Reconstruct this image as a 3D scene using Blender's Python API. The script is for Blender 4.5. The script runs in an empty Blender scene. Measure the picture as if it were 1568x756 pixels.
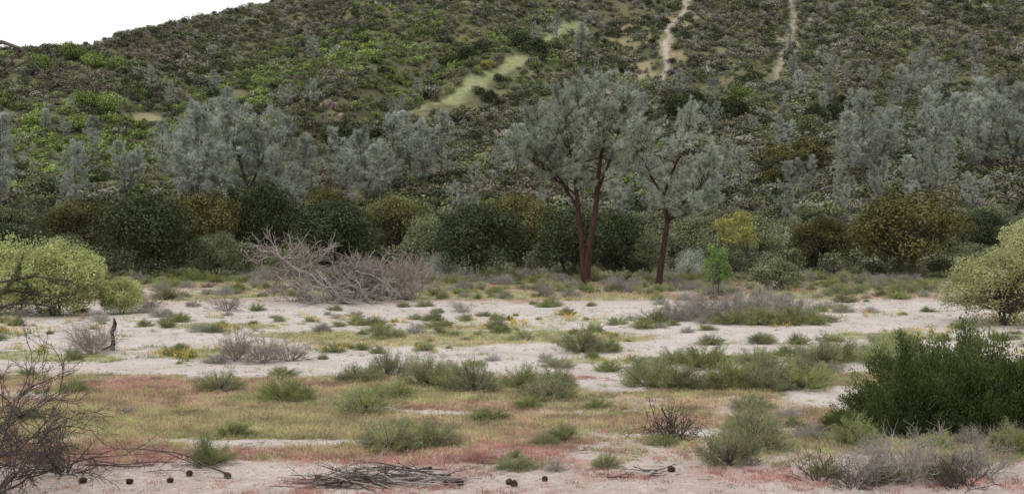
import bpy, math
import numpy as np
rng = np.random.default_rng(11)
sc = bpy.context.scene

# ------------------------------------------------------------------ noise
def h2(ix, iy, s):
    n = (ix.astype(np.int64)*374761393 + iy.astype(np.int64)*668265263 + s*144269504) & 0xffffffff
    n = ((n ^ (n >> 13))*1274126177) & 0xffffffff
    n = n ^ (n >> 16)
    return (n & 0xffff)/65535.0
def vn(x, y, s):
    ix = np.floor(x); iy = np.floor(y); fx = x-ix; fy = y-iy
    fx = fx*fx*(3-2*fx); fy = fy*fy*(3-2*fy)
    a = h2(ix, iy, s); b = h2(ix+1, iy, s); c = h2(ix, iy+1, s); d = h2(ix+1, iy+1, s)
    return (a*(1-fx)+b*fx)*(1-fy)+(c*(1-fx)+d*fx)*fy
def fbm(x, y, scx, s, o=4, scy=None):
    scy = scy or scx
    x = np.asarray(x, float)/scx; y = np.asarray(y, float)/scy
    t = 0; a = 1; w = 0
    for i in range(o):
        t = t+a*(vn(x+17.3*i, y-9.1*i, s+i)*2-1); w += a; a *= .5; x = x*2.03; y = y*2.03
    return t/w*1.6
def sstep(a, b, x):
    t = np.clip((x-a)/(b-a), 0, 1); return t*t*(3-2*t)
def pdist(x, y, pl):
    best = np.full(np.shape(x), 1e9)
    for (x0, y0), (x1, y1) in zip(pl[:-1], pl[1:]):
        dx, dy = x1-x0, y1-y0
        t = np.clip(((x-x0)*dx+(y-y0)*dy)/(dx*dx+dy*dy), 0, 1)
        best = np.minimum(best, np.hypot(x-x0-t*dx, y-y0-t*dy))
    return best

# ------------------------------------------------------------------ ground cover zones (world metres)
RED = [(-9.9,29.3,4.2,1.9),(-12.5,26,3,1.2),(0.3,21.7,1.6,1.1),(-2.4,20.1,3.8,.7),(-7.5,20,2.5,.6),(3.2,24,2,1.0),(1.2,31,2,1.4),(-5,29.3,1.6,.6),(-1,26,2,.6),(-9,20.6,2,.5)]
YEL = [(-5.5,23.9,7.0,2.2),(-10,22.5,4,1.8),(0.8,24.2,3.0,1.3),(-4.5,44,6,3.0),(3,44.5,5,2.2),(-1.5,50,4,1.2),(10,24,2,1.5)]
GRN = [(-4.2,27.2,5,1.2),(-1,28.5,4,1.3),(-6,46,4,3.4),(0,46,5,2.4),(-13,50,3,2),(5.5,29,2.2,2.4),(9,31,4,3),(10,38,4,2.5),(5,37,3,1.3),(-11,39,3,1.6),(-2.5,22.6,3,.9),(15,46,3,1.4),(17,33,5,6),(-15,37,3,2),(7.5,21,3,1.6),(-7,25,3.4,1.),(-9,23.6,3.,1.),(-5,22,3,.8)]
SND = [(-7.5,33.2,8.5,1.7),(-14,43,4,2.2),(8.3,27.3,1.5,2.6),(2.8,30,1.5,2.4),(-1.8,25.3,1.6,.4),(4.5,22.4,1.2,.6),(-5,21.2,1.6,.35),(2.2,22.3,1.4,.5)]
def ell(x, y, L, sh):
    nz = fbm(x, y, 2.2, sh, 4)*.5
    m = np.zeros(np.shape(x))
    for cx, cy, rx, ry in L:
        r = np.hypot((x-cx)/rx, (y-cy)/ry)
        m = np.maximum(m, sstep(1.3, .6, r+nz))
    return m
def cover(x, y):
    r = ell(x, y, RED, 5); g = ell(x, y, GRN, 31)*.8; ye = ell(x, y, YEL, 57)*.78; s = ell(x, y, SND, 77)
    diag = np.abs(y-(36.5+(x+2.9)*.70))/1.6 + fbm(x, y, 3, 91, 3)*.5
    s = np.maximum(s, sstep(1.3, .7, diag)*sstep(-5, -2, x))
    strip = np.abs(y-(60+.05*x))/3.4+fbm(x, y, 4, 92, 3)*.5
    s = np.maximum(s, sstep(1.2, .8, strip)*.93)
    bank = sstep(64, 69, y+fbm(x, y, 5, 93, 3)*3)
    g = np.maximum(g, bank*(.46+.5*fbm(x, y, 5, 94, 4)))
    ye = np.maximum(ye, bank*(.24+.4*fbm(x, y, 5, 95, 3)))
    r = np.maximum(r, bank*(.25+.6*fbm(x, y, 6, 96, 4)))
    gen = .34+.4*fbm(x, y, 3.5, 97, 4)
    g = np.maximum(g, gen*.7*sstep(34,40,y)*sstep(66,58,y))
    fore = sstep(33, 30, y)*sstep(18.6, 20.6, y+fbm(x,y,2,98,3)*.8)
    lf = sstep(4, -3, x)
    ye = np.maximum(ye, fore*(.24+.14*lf+.5*fbm(x, y, 2.5, 99, 4)))
    g = np.maximum(g, fore*(.22+.5*fbm(x, y, 1.8, 299, 4)))*(1-.6*r)
    r = np.maximum(r, fore*(.33+.5*fbm(x, y, 1.6, 100, 4)))
    r = np.maximum(r, (.34+.35*fbm(x, y, 1.2, 101, 4))*sstep(21,19,y))
    k = 1-.92*s
    return np.clip(r,0,1)*k, np.clip(g,0,1)*k, np.clip(ye,0,1)*k, s

# ------------------------------------------------------------------ terrain
PD = [-50,110,135,160,200,235,265,300,350,400,450,500,550,700,1500]
PZ = [0,0,1.5,4,8.5,14,21.5,32,50,70,92,113,130,150,160]
GUL = [(-46,285),(-44,312),(-34,345),(-26,375),(-12,405),(2,445),(16,500)]
SPUR = [(-24,305),(-13,340),(-3,370),(9,395),(27,440),(44,490)]
TR1 = [(78,482),(74,462),(65,430),(60,419),(56,405),(55,392),(51,376)]
TR2 = [(125,490),(119,466),(114,445),(107,424),(102,408),(95,388),(89,366),(82,346)]
def height(x, y):
    x = np.asarray(x, float); y = np.asarray(y, float)
    p = np.interp(y, PD, PZ)
    w = sstep(130, 330, y)
    p = p + w*(fbm(x, y, 48, 3, 3, 170)*7.5+fbm(x, y, 22, 8, 3)*1.6)
    p = p - 11*np.exp(-(pdist(x, y, GUL)/14)**2)+8*np.exp(-(pdist(x, y, SPUR)/13)**2)
    c = np.interp(x, [-600,-400,-300,-193,-165,-150,-130,-95,0], [18,32,46,63,74,87,98,119,260])
    k = 3.
    m = np.minimum(p, c)
    z = m - k*np.log(np.exp(-(p-m)/k)+np.exp(-(c-m)/k))
    near = sstep(105, 80, y)
    z = z*(1-near) + near*0
    z = z + sstep(200,110,y)*(fbm(x, y, 3.0, 21, 4)*.06+fbm(x, y, 14, 22, 2)*.12)
    z = z - .16*sstep(30,34,y)*sstep(68,64,y)
    z = z + 2.3*sstep(13, 4, y)
    return z
def hz(x, y): return float(height(np.array([x]), np.array([y]))[0])

GRASSY = [(44,418,6,14),(66,421,4,12),(46,386,5,12),(57,396,4,10),(-4,278,4,5),(-7,284,4,5),(-2,258,5,4),(14,372,5,7),(-104,322,6,5),(-89,211,9,5),(-95,192,12,4),(-88,232,7,4),(95,400,5,10),(106,428,5,12),(72,440,4,10),(-55,328,4,5),(25,395,5,7),(120,300,6,4),(30,345,5,5),(112,262,7,4),(-60,212,7,4)]
STRIP = [[(26,412),(21,401),(14,375),(8,360),(3,347),(-3,340),(-7,330),(-12,318),(-17,308),(-21,304),(-29,300)]]
def hillmask(x, y):
    st = sstep(2.9, 1.0, pdist(x, y, STRIP[0])+fbm(x, y, 7, 41, 4)*1.9)
    gp = np.zeros(np.shape(x))
    nz = fbm(x, y, 9, 43, 4)*.8
    for cx, cy, rx, ry in GRASSY:
        gp = np.maximum(gp, sstep(1.2, .6, np.hypot((x-cx)/rx, (y-cy)/ry)+nz))
    wob = fbm(x, y, 12, 44, 3)*1.8
    tr = np.maximum(sstep(1.4, .4, pdist(x+wob, y, TR1)), .7*sstep(1.3, .3, pdist(x+wob, y, TR2)))
    return st, gp, tr

# ------------------------------------------------------------------ node helpers
def newmat(name):
    m = bpy.data.materials.new(name); m.use_nodes = True
    nt = m.node_tree; nt.nodes.clear(); return m, nt
def lk(nt, a, b): nt.links.new(a, b)
def val(nt, s, sock):
    if isinstance(s, (int, float)): sock.default_value = s
    elif isinstance(s, tuple): sock.default_value = (s+(1,))[:4] if len(s) == 3 else s
    else: lk(nt, s, sock)
def mth(nt, op, a, b=0.0, clamp=False):
    n = nt.nodes.new('ShaderNodeMath'); n.operation = op; n.use_clamp = clamp
    val(nt, a, n.inputs[0]); val(nt, b, n.inputs[1]); return n.outputs[0]
def mix(nt, f, a, b, bt='MIX'):
    n = nt.nodes.new('ShaderNodeMix'); n.data_type = 'RGBA'; n.blend_type = bt
    val(nt, f, n.inputs[0]); val(nt, a, n.inputs[6]); val(nt, b, n.inputs[7]); return n.outputs[2]
def nz(nt, vec, scale, det=4, rough=.55):
    n = nt.nodes.new('ShaderNodeTexNoise'); n.inputs['Scale'].default_value = scale
    n.inputs['Detail'].default_value = det; n.inputs['Roughness'].default_value = rough
    lk(nt, vec, n.inputs['Vector']); return n.outputs[0]
def foliage(name, c1, c2, transl=.25, c3=None, var=.35, clump=.9):
    m, nt = newmat(name)
    g = nt.nodes.new('ShaderNodeNewGeometry'); oi = nt.nodes.new('ShaderNodeObjectInfo')
    col = mix(nt, g.outputs['Random Per Island'], c1, c2)
    n1 = nz(nt, g.outputs['Position'], clump, 1)
    k = mth(nt, 'MULTIPLY_ADD', n1, 1.5); k.node.inputs[2].default_value = .25
    k2 = mth(nt, 'MULTIPLY_ADD', oi.outputs['Random'], var*2); k2.node.inputs[2].default_value = 1-var
    kk = mth(nt, 'MULTIPLY', k, k2)
    if c3 is not None:
        f = mth(nt, 'MULTIPLY_ADD', nz(nt, g.outputs['Position'], clump*.35, 1), 4.0, True); f.node.inputs[2].default_value = -1.7
        col = mix(nt, f, col, c3)
    cc = nt.nodes.new('ShaderNodeVectorMath'); cc.operation = 'SCALE'
    lk(nt, col, cc.inputs[0]); lk(nt, kk, cc.inputs['Scale'])
    d = nt.nodes.new('ShaderNodeBsdfDiffuse'); lk(nt, cc.outputs[0], d.inputs[0])
    o = nt.nodes.new('ShaderNodeOutputMaterial')
    if transl > 0:
        t = nt.nodes.new('ShaderNodeBsdfTranslucent'); lk(nt, cc.outputs[0], t.inputs[0])
        ms = nt.nodes.new('ShaderNodeMixShader'); ms.inputs[0].default_value = transl
        lk(nt, d.outputs[0], ms.inputs[1]); lk(nt, t.outputs[0], ms.inputs[2]); lk(nt, ms.outputs[0], o.inputs[0])
    else: lk(nt, d.outputs[0], o.inputs[0])
    return m
def bark(name, c1, c2, scale=6, bump=.4):
    m, nt = newmat(name)
    tc = nt.nodes.new('ShaderNodeTexCoord')
    mp = nt.nodes.new('ShaderNodeMapping'); mp.inputs['Scale'].default_value = (1, 1, .3)
    lk(nt, tc.outputs['Object'], mp.inputs[0])
    n = nz(nt, mp.outputs[0], scale, 6, .65)
    f = mth(nt, 'MULTIPLY_ADD', n, 3.0, True); f.node.inputs[2].default_value = -1.0
    col = mix(nt, f, c1, c2)
    p = nt.nodes.new('ShaderNodeBsdfPrincipled'); p.inputs['Roughness'].default_value = .9
    p.inputs['Specular IOR Level'].default_value = .2
    lk(nt, col, p.inputs['Base Color'])
    b = nt.nodes.new('ShaderNodeBump'); b.inputs['Strength'].default_value = bump; b.inputs['Distance'].default_value = .05
    lk(nt, n, b.inputs['Height']); lk(nt, b.outputs[0], p.inputs['Normal'])
    o = nt.nodes.new('ShaderNodeOutputMaterial'); lk(nt, p.outputs[0], o.inputs[0]); return m

# ------------------------------------------------------------------ mesh builder
def unit(a): return a/np.maximum(np.linalg.norm(a, axis=-1, keepdims=True), 1e-9)
class MB:
    def __init__(s): s.v = []; s.f = []; s.m = []; s.n = 0
    def add(s, v, f, m):
        s.v.append(np.asarray(v, float)); s.f.append(np.asarray(f, np.int64)+s.n); s.m.append(np.full(len(f), m)); s.n += len(v)
    def tube(s, P, R, m, sides=4):
        P = np.asarray(P, float); R = np.broadcast_to(np.asarray(R, float), (len(P),))
        t = unit(np.gradient(P, axis=0)); ref = np.array([.31, .87, .38])
        if abs(np.dot(t.mean(0), ref)) > .9: ref = np.array([1., 0, 0])
        u = unit(np.cross(t, ref)); v = np.cross(t, u)
        a = np.arange(sides)*2*np.pi/sides
        ring = P[:, None]+R[:, None, None]*(np.cos(a)[None, :, None]*u[:, None]+np.sin(a)[None, :, None]*v[:, None])
        k = len(P); i = np.arange(k-1)[:, None]*sides; j = np.arange(sides)[None]
        jn = (j+1) % sides
        f = np.stack([i+j, i+jn, i+sides+jn, i+sides+j], -1).reshape(-1, 4)
        s.add(ring.reshape(-1, 3), f, m)
    def diamonds(s, C, D, S, L, W, m):
        n = len(C); L = np.broadcast_to(L, (n,))[:, None]; W = np.broadcast_to(W, (n,))[:, None]
        nrm = np.cross(D, S)
        v = np.stack([C-D*L*.5, C+S*W*.5+nrm*L*.12, C+D*L*.5, C-S*W*.5+nrm*L*.12], 1).reshape(-1, 3)
        s.add(v, np.arange(n*4).reshape(-1, 4), m)
    def blades(s, C, D, L, W, m, r):
        n = len(C); L = np.broadcast_to(L, (n,))[:, None]; W = np.broadcast_to(W, (n,))[:, None]
        S = unit(np.cross(D, r.normal(size=(n, 3))))
        v = np.stack([C-S*W*.5, C+S*W*.5, C+D*L], 1).reshape(-1, 3)
        s.add(v, np.arange(n*3).reshape(-1, 3), m)
    def mesh(s, name, mats, smooth=False):
        me = bpy.data.meshes.new(name)
        V = np.concatenate(s.v); me.vertices.add(len(V)); me.vertices.foreach_set('co', V.ravel())
        loops = np.concatenate([f.ravel() for f in s.f]); tot = np.concatenate([np.full(len(f), f.shape[1]) for f in s.f])
        me.loops.add(len(loops)); me.loops.foreach_set('vertex_index', loops)
        me.polygons.add(len(tot)); st = np.concatenate([[0], np.cumsum(tot)[:-1]])
        me.polygons.foreach_set('loop_start', st); me.polygons.foreach_set('loop_total', tot)
        me.polygons.foreach_set('material_index', np.concatenate(s.m).astype(np.int32))
        if smooth: me.polygons.foreach_set('use_smooth', np.ones(len(tot), bool))
        for m in mats: me.materials.append(m)
        me.update(calc_edges=True); return me
def put(name, me, x, y, s=1., rz=0., z=None, sz=None, rx=0., ry=0.):
    o = bpy.data.objects.new(name, me); sc.collection.objects.link(o)
    o.location = (x, y, hz(x, y)-.03 if z is None else z); o.rotation_euler = (rx, ry, rz)
    o.scale = (s, s, sz if sz else s) if not isinstance(s, tuple) else s
    return o
def grow(p, d, L, n, wob, up, r):
    P = [np.array(p, float)]; d = unit(np.array(d, float))
    for i in range(n):
        d = unit(d+r.normal(size=3)*wob+np.array([0, 0, up])); P.append(P[-1]+d*L/n)
    return np.array(P), d
def plerp(P, t):
    k = t*(len(P)-1); i = min(int(k), len(P)-2); return P[i]+(P[i+1]-P[i])*(k-i), unit(P[i+1]-P[i])

# ------------------------------------------------------------------ plants
def gray_pine(name, leaders, trunks, seed, mats, nb=26, nsub=6, ntuft=6, W=3.5, nl=.3, nw=.03, K=10, f0=.35, dead=6, sides=7, droop=0.02):
    r = np.random.default_rng(seed); mb = MB()
    for P, R in trunks: mb.tube(P, R, 0, sides)
    TC = []; TD = []
    for P, R, f00, w in leaders:
        P = np.asarray(P, float); mb.tube(P, R, 0, sides)
        for b in range(nb):
            t = f00+(1-f00)*(b+r.random())/nb
            c, dr = plerp(P, min(t, .999))
            tt = (t-f00)/(1-f00)
            Lb = w*(np.sin(np.pi*(.14+.80*tt))**.75)*r.uniform(.5, 1.12)
            az = b*2.4+r.uniform(-.6, .6); el = math.radians(8+58*tt+r.uniform(-14, 14))
            d = np.array([math.cos(az)*math.cos(el), math.sin(az)*math.cos(el), math.sin(el)])
            B, dd = grow(c, d, Lb, 5, .13, .05, r)
            mb.tube(B, np.linspace(.04*Lb/3+.010, .010, 6), 0, 3)
            for q in range(nsub):
                ts = .28+.72*(q+r.random())/nsub
                c2, d2 = plerp(B, min(ts, .999))
                d3 = unit(d2+r.normal(size=3)*.65+np.array([0, 0, .25]))
                Ls = Lb*r.uniform(.16, .36)+.15
                S, e = grow(c2, d3, Ls, 3, .18, .08, r)
                mb.tube(S, np.linspace(.012, .006, 4), 0, 3)
                for u in range(ntuft):
                    c4, d4 = plerp(S, min(.3+.7*(u+r.random())/ntuft, .999))
                    TC.append(c4+r.normal(size=3)*.05*Ls); TD.append(unit(d4+r.normal(size=3)*.5))
    for P, R in [(P, R) for P, R, _, _ in leaders][:1]*(1 if dead else 0):
        P = np.asarray(P, float)
        for b in range(dead):
            c, _ = plerp(P, r.uniform(.18, .5)); az = r.uniform(0, 6.28)
            B, _ = grow(c, (math.cos(az), math.sin(az), r.uniform(-.1, .4)), r.uniform(1, 2.4), 5, .22, -.02, r)
            mb.tube(B, np.linspace(.035, .008, 6), 0, 3)
    TC = np.repeat(np.array(TC), K, 0); TD = np.repeat(np.array(TD), K, 0)
    D = unit(TD*.8+r.normal(size=TD.shape)*.55+np.array([0, 0, -droop]))
    mb.blades(TC, D, nl*r.uniform(.6, 1.15, len(TC)), nw, 1, r)
    return mb.mesh(name, mats)
def pine_variant(name, H, W, seed, mats, nlead=2, lean=.0, **kw):
    r = np.random.default_rng(seed); L = []; T = []
    zf = H*r.uniform(.18, .4)
    T.append((np.array([[0, 0, -.4], [lean*.3, 0, zf*.5], [lean*.6, .1, zf]]), np.array([.022, .019, .016])*H*.75))
    for i in range(nlead):
        a = r.uniform(0, 6.28); s = (0 if nlead == 1 else W*.22)
        h = H*(1-.10*i*r.random())
        P = np.array([[lean*.6, .1, zf-.1], [lean+s*math.cos(a)*.5, s*math.sin(a)*.5, zf+(h-zf)*.35], [lean*1.2+s*math.cos(a), s*math.sin(a), zf+(h-zf)*.7], [lean*1.5+s*1.3*math.cos(a), s*1.2*math.sin(a), h]])
        L.append((P, np.array([.016, .012, .007, .002])*H*.75, 0.0, W*.5*(1 if nlead == 1 else .8)))
    return gray_pine(name, L, T, seed, mats, **kw)

def oak(name, W, H, seed, mats, nl=34, nleaf=9000, ls=.2, base=.1, flat=.8, lump=.27, trunks=3, fill=.12):
    r = np.random.default_rng(seed); mb = MB()
    R = np.array([W/2, W/2, H*(1-base)/2]); cz = H*base+R[2]
    d = unit(r.normal(size=(nl, 3))); d[:, 2] = np.where(d[:, 2] < -.75, -d[:, 2], d[:, 2])
    rad = r.uniform(.45, .92, nl)[:, None]
    lr = r.uniform(.6, 1.25, nl)*lump*W/2*1.25
    C = d*rad*(R-lump*W*.3)+np.array([0, 0, cz]); C[:, :2] += r.normal(size=(nl, 2))*W*.03
    for i in range(trunks):
        a = r.uniform(0, 6.28)
        P, e = grow((math.cos(a)*.12, math.sin(a)*.12, -.2), (math.cos(a)*.35, math.sin(a)*.35, 1), cz*.9, 5, .12, .02, r)
        mb.tube(P, np.linspace(.03*W*.5, .02*W*.4, 6), 0, 6)
        for j in range(i, nl, trunks):
            Q = np.array([P[3], (P[4]+C[j])/2+r.normal(size=3)*.05*W, C[j]])
            mb.tube(Q, np.array([.02, .012, .004])*W*.4, 0, 3)
    per = (nleaf*(lr**2)/np.sum(lr**2)).astype(int)
    idx = np.repeat(np.arange(nl), per); n = len(idx)
    dd = unit(r.normal(size=(n, 3))); keep = dd[:, 2]+.5*np.sum(dd*d[idx], 1) > r.uniform(-1.0, .2, n)
    idx = idx[keep]; dd = dd[keep]; n = len(idx)
    wv = 1+.22*np.sin(dd[:, 0]*7+idx)*np.sin(dd[:, 1]*6+2*idx)+.15*np.sin(dd[:, 2]*11+idx)
    Pn = C[idx]+dd*(lr[idx]*r.uniform(.68, 1.08, n)*wv)[:, None]*np.array([1, 1, flat])
    nf = int(nleaf*fill)
    Pf = unit(r.normal(size=(nf, 3)))*(r.random((nf, 1))**.4)*R*.8+np.array([0, 0, cz])
    Pn = np.concatenate([Pn, Pf]); dd = np.concatenate([dd, unit(r.normal(size=(nf, 3)))]); n = len(Pn)
    k = Pn[:, 2] > .03; Pn = Pn[k]; dd = dd[k]; n = len(Pn)
    nn = unit(dd+r.normal(size=(n, 3))*.55); D = unit(np.cross(nn, r.normal(size=(n, 3)))); S = np.cross(nn, D)
    L = ls*r.uniform(.6, 1.35, n)
    mb.diamonds(Pn, D, S, L, L*.62, 1)
    return mb.mesh(name, mats)

def sage(name, seed, mats, n=7000, hgt=.62, ln=.085, wd=.014, stems=130, spread=1., up=.35, t0=.35):
    r = np.random.default_rng(seed); mb = MB()
    a = r.uniform(0, 6.28, stems); el = np.arcsin(r.uniform(.05, 1, stems))
    L = .70+.34*r.random(stems)+.14*np.sin(a*3+seed)+.1*np.sin(a*5+2*seed)
    tip = np.stack([np.cos(a)*np.cos(el)*spread, np.sin(a)*np.cos(el)*spread, np.sin(el)*hgt*1.05+.08], 1)*L[:, None]
    for i in range(0, stems, 2):
        mb.tube(np.array([tip[i]*.02, tip[i]*.5+r.normal(size=3)*.04-np.array([0, 0, .03]), tip[i]*.93]), np.array([.012, .008, .004]), 0, 3)
    ii = r.integers(0, stems, n); t = r.uniform(t0, 1.0, n)**.7
    C = tip[ii]*t[:, None]+r.normal(size=(n, 3))*.045
    C[:, 2] = np.abs(C[:, 2])
    D = unit(unit(tip[ii])*.8+r.normal(size=(n, 3))*.45+np.array([0, 0, up]))
    mb.blades(C, D, ln*r.uniform(.5, 1.4, n), wd, 1, r)
    return mb.mesh(name, mats)

def bare(name, seed, mat, n0=16, L0=.8, el=(20, 80), lv=3, r0=.014, kids=5, wob=.2, up=.04, minr=.003, ratio=.55):
    r = np.random.default_rng(seed); mb = MB()
    def rec(p, d, L, rad, lev):
        P, e = grow(p, d, L, 5, wob, up, r)
        mb.tube(P, np.linspace(rad, max(rad*.4, minr), 6), 0, 5 if rad > .03 else 3)
        if lev > 0:
            for k in range(kids):
                c, dd = plerp(P, min(r.uniform(.25, 1), .999))
                rec(c, unit(dd+r.normal(size=3)*.6), L*ratio*r.uniform(.6, 1.2), max(rad*.5, minr), lev-1)
    for i in range(n0):
        a = r.uniform(0, 6.28); e = math.radians(r.uniform(*el))
        rec((math.cos(a)*.05*L0, math.sin(a)*.05*L0, -.02), (math.cos(a)*math.cos(e), math.sin(a)*math.cos(e), math.sin(e)), L0*r.uniform(.6, 1.1), r0, lv-1)
    return mb.mesh(name, [mat])

# ------------------------------------------------------------------ materials
M_bark_red = bark('pine_bark', (.018,.011,.009), (.065,.034,.027), 5)
M_bark = bark('oak_bark', (.05,.045,.04), (.12,.11,.10), 7)
M_barkp = bark('far_pine_bark', (.06,.05,.045), (.14,.12,.11), 7)
M_dead = bark('dead_wood_gray', (.19,.17,.16), (.40,.365,.34), 5, .2)
M_deadp = bark('dead_wood_pinkish', (.19,.15,.135), (.36,.30,.275), 3, .2)
M_deadd = bark('dead_wood_dark', (.035,.028,.024), (.12,.10,.09), 9, .3)
F_pine = foliage('gray_pine_needles', (.30,.335,.265), (.47,.51,.42), .35, None, .1, .5)
F_pinef = foliage('distant_pine_needles', (.285,.315,.27), (.45,.475,.42), .3, None, .15, .25)
F_dark = foliage('live_oak_leaves', (.034,.043,.022), (.095,.11,.055), .1, (.055,.07,.038), .2, .8)
F_olive = foliage('olive_oak_leaves', (.085,.085,.034), (.19,.18,.075), .1, (.08,.085,.04), .2, .8)
F_mid = foliage('scrub_oak_leaves', (.105,.125,.068), (.215,.235,.13), .1, None, .25, .8)
F_thk = foliage('thicket_leaves', (.13,.145,.09), (.26,.27,.175), .1, (.15,.15,.11), .3, .3)
F_yel = foliage('yellow_leaves', (.28,.27,.07), (.42,.40,.15), .3, None, .1, .9)
F_wil = foliage('willow_leaves', (.31,.35,.13), (.47,.51,.24), .3, None, .1, 1.)
F_brt = foliage('bright_leaves', (.15,.24,.07), (.27,.38,.14), .35, None, .1, 1.2)
F_sage = foliage('sage_leaves', (.165,.175,.10), (.34,.345,.21), .25, (.26,.29,.13), .22, 2.)
F_sageg = foliage('green_shrub_leaves', (.16,.19,.075), (.33,.36,.15), .25, None, .2, 2.)
F_gray = foliage('gray_shrub_leaves', (.22,.21,.18), (.38,.36,.32), .2, None, .15, 2.)
F_rsh = foliage('dark_evergreen_leaves', (.022,.033,.012), (.095,.125,.042), .2, (.13,.16,.06), .1, 1.6)
F_lich = foliage('lichened_leaves', (.28,.30,.12), (.44,.45,.24), .3, None, .1, 1.5)
C_ol = foliage('chaparral_olive', (.105,.12,.062), (.225,.235,.125), 0, (.16,.155,.105), .35, .08)  # chaparral materials: second colour lightened to paint in distance haze
C_gr = foliage('chaparral_green', (.13,.18,.055), (.27,.325,.11), 0, (.12,.155,.06), .3, .08)
C_gy = foliage('chaparral_gray', (.145,.15,.115), (.26,.26,.21), 0, (.16,.145,.115), .35, .08)
C_dk = foliage('chaparral_dark', (.05,.065,.035), (.13,.145,.08), 0, None, .3, .08)
G_red = foliage('red_herb', (.36,.18,.155), (.50,.32,.28), .2, None, .2, 1.)
G_yel = foliage('straw_herb', (.39,.34,.17), (.54,.50,.30), .2, None, .2, 1.)
G_grn = foliage('green_herb', (.24,.27,.10), (.41,.42,.20), .2, None, .2, 1.)
G_flw = foliage('yellow_flower', (.62,.38,.05), (.72,.50,.12), .2, None, .1, 1.)
M_rock = bark('river_stone', (.25,.23,.21), (.48,.45,.42), 8, .2)
M_outc = bark('outcrop_stone', (.12,.09,.075), (.28,.21,.18), .5, .8)
M_cone = bark('pine_cone_scales', (.04,.025,.016), (.14,.095,.065), 30, .2)

# ------------------------------------------------------------------ ground mesh
A, B = 5.6, 5.5
xs = A*np.sinh(B*np.linspace(-1, 1, 600))
ys = [-60.]
while ys[-1] < 1500:
    y = ys[-1]
    ys.append(y+(4 if y < 0 else .8 if y < 13 else .14 if y < 36 else .26 if y < 70 else .6 if y < 112 else min(2.4, .8+(y-112)*.03) if y < 560 else 40))
ys = np.array(ys)
X, Y = np.meshgrid(xs, ys); Z = height(X, Y)
ny, nx = X.shape
ii = (np.arange(ny-1)[:, None]*nx+np.arange(nx-1)[None]).ravel()
mb = MB(); mb.add(np.stack([X.ravel(), Y.ravel(), Z.ravel()], 1), np.stack([ii, ii+1, ii+nx+1, ii+nx], 1), 0)
m, nt = newmat('river_flat_and_hill_soil')
at = nt.nodes.new('ShaderNodeAttribute'); at.attribute_name = 'cover'
ah = nt.nodes.new('ShaderNodeAttribute'); ah.attribute_name = 'hill'
s1 = nt.nodes.new('ShaderNodeSeparateColor'); lk(nt, at.outputs['Color'], s1.inputs[0])
s2 = nt.nodes.new('ShaderNodeSeparateColor'); lk(nt, ah.outputs['Color'], s2.inputs[0])
ge = nt.nodes.new('ShaderNodeNewGeometry'); pos = ge.outputs['Position']
nA = nz(nt, pos, .6, 5); nB = nz(nt, pos, 5, 5, .65); nC = nz(nt, pos, 28, 3, .7); nD = nz(nt, pos, 11, 4, .7)
def th(n, k, o): 
    q = mth(nt, 'MULTIPLY_ADD', n, k, True); q.node.inputs[2].default_value = o; return q
wash = nt.nodes.new('ShaderNodeAttribute'); wash.attribute_name = 'wash'
sand = mix(nt, th(nA, 3, -1), (.35,.28,.24), (.49,.42,.38))
sand = mix(nt, wash.outputs['Fac'], sand, mix(nt, th(nA, 3, -1), (.44,.395,.365), (.58,.535,.505)))
sand = mix(nt, th(nC, 4, -1.8), sand, (.24,.19,.165))
sand = mix(nt, mth(nt, 'MULTIPLY', th(nB, 5, -2.6), .55), sand, (.63,.59,.56))
def cov(base, ch, n, c1, c2):
    f = mth(nt, 'MULTIPLY', mth(nt, 'SUBTRACT', mth(nt, 'MULTIPLY', ch, 1.15), n), 5.0, True)
    return mix(nt, mth(nt, 'MULTIPLY', f, .8), base, mix(nt, th(nC, 2.4, -.7), c1, c2))
col = cov(sand, s1.outputs[2], nB, (.26,.23,.12), (.43,.38,.23))
col = cov(col, s1.outputs[0], nD, (.28,.145,.125), (.43,.28,.245))
col = cov(col, s1.outputs[1], nB, (.18,.19,.085), (.32,.31,.165))
nH = nz(nt, pos, .09, 5, .6)
hill = mix(nt, th(nH, 3.4, -1.2), (.08,.09,.045), (.17,.155,.09))
hill = mix(nt, th(nz(nt, pos, .5, 4, .7), 4, -1.9), hill, (.06,.07,.037))
hill = mix(nt, s2.outputs[2], hill, mix(nt, th(nA, 3, -1), (.22,.20,.115), (.32,.27,.17)))
hill = mix(nt, s2.outputs[1], hill, mix(nt, th(nA, 3, -1), (.19,.215,.10), (.27,.285,.15)))
ta = nt.nodes.new('ShaderNodeAttribute'); ta.attribute_name = 'trail'
col = mix(nt, s2.outputs[0], col, hill)
col = mix(nt, mth(nt, 'MULTIPLY', ta.outputs['Fac'], .8), col, mix(nt, th(nA, 3, -1), (.30,.25,.21), (.46,.40,.35)))
p = nt.nodes.new('ShaderNodeBsdfPrincipled'); p.inputs['Roughness'].default_value = .95
p.inputs['Specular IOR Level'].default_value = .1
lk(nt, col, p.inputs['Base Color'])
b = nt.nodes.new('ShaderNodeBump'); b.inputs['Strength'].default_value = .7; b.inputs['Distance'].default_value = .06
lk(nt, mth(nt, 'ADD', nB, mth(nt, 'MULTIPLY', nC, .5)), b.inputs['Height']); lk(nt, b.outputs[0], p.inputs['Normal'])
o = nt.nodes.new('ShaderNodeOutputMaterial'); lk(nt, p.outputs[0], o.inputs[0])
me = mb.mesh('ground', [m], True)
xf, yf = X.ravel(), Y.ravel()
cr, cg, cy, cs = cover(xf, yf); st, gp, tr = hillmask(xf, yf)
hf = sstep(78, 98, yf+fbm(xf, yf, 8, 200, 3)*6)
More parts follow.
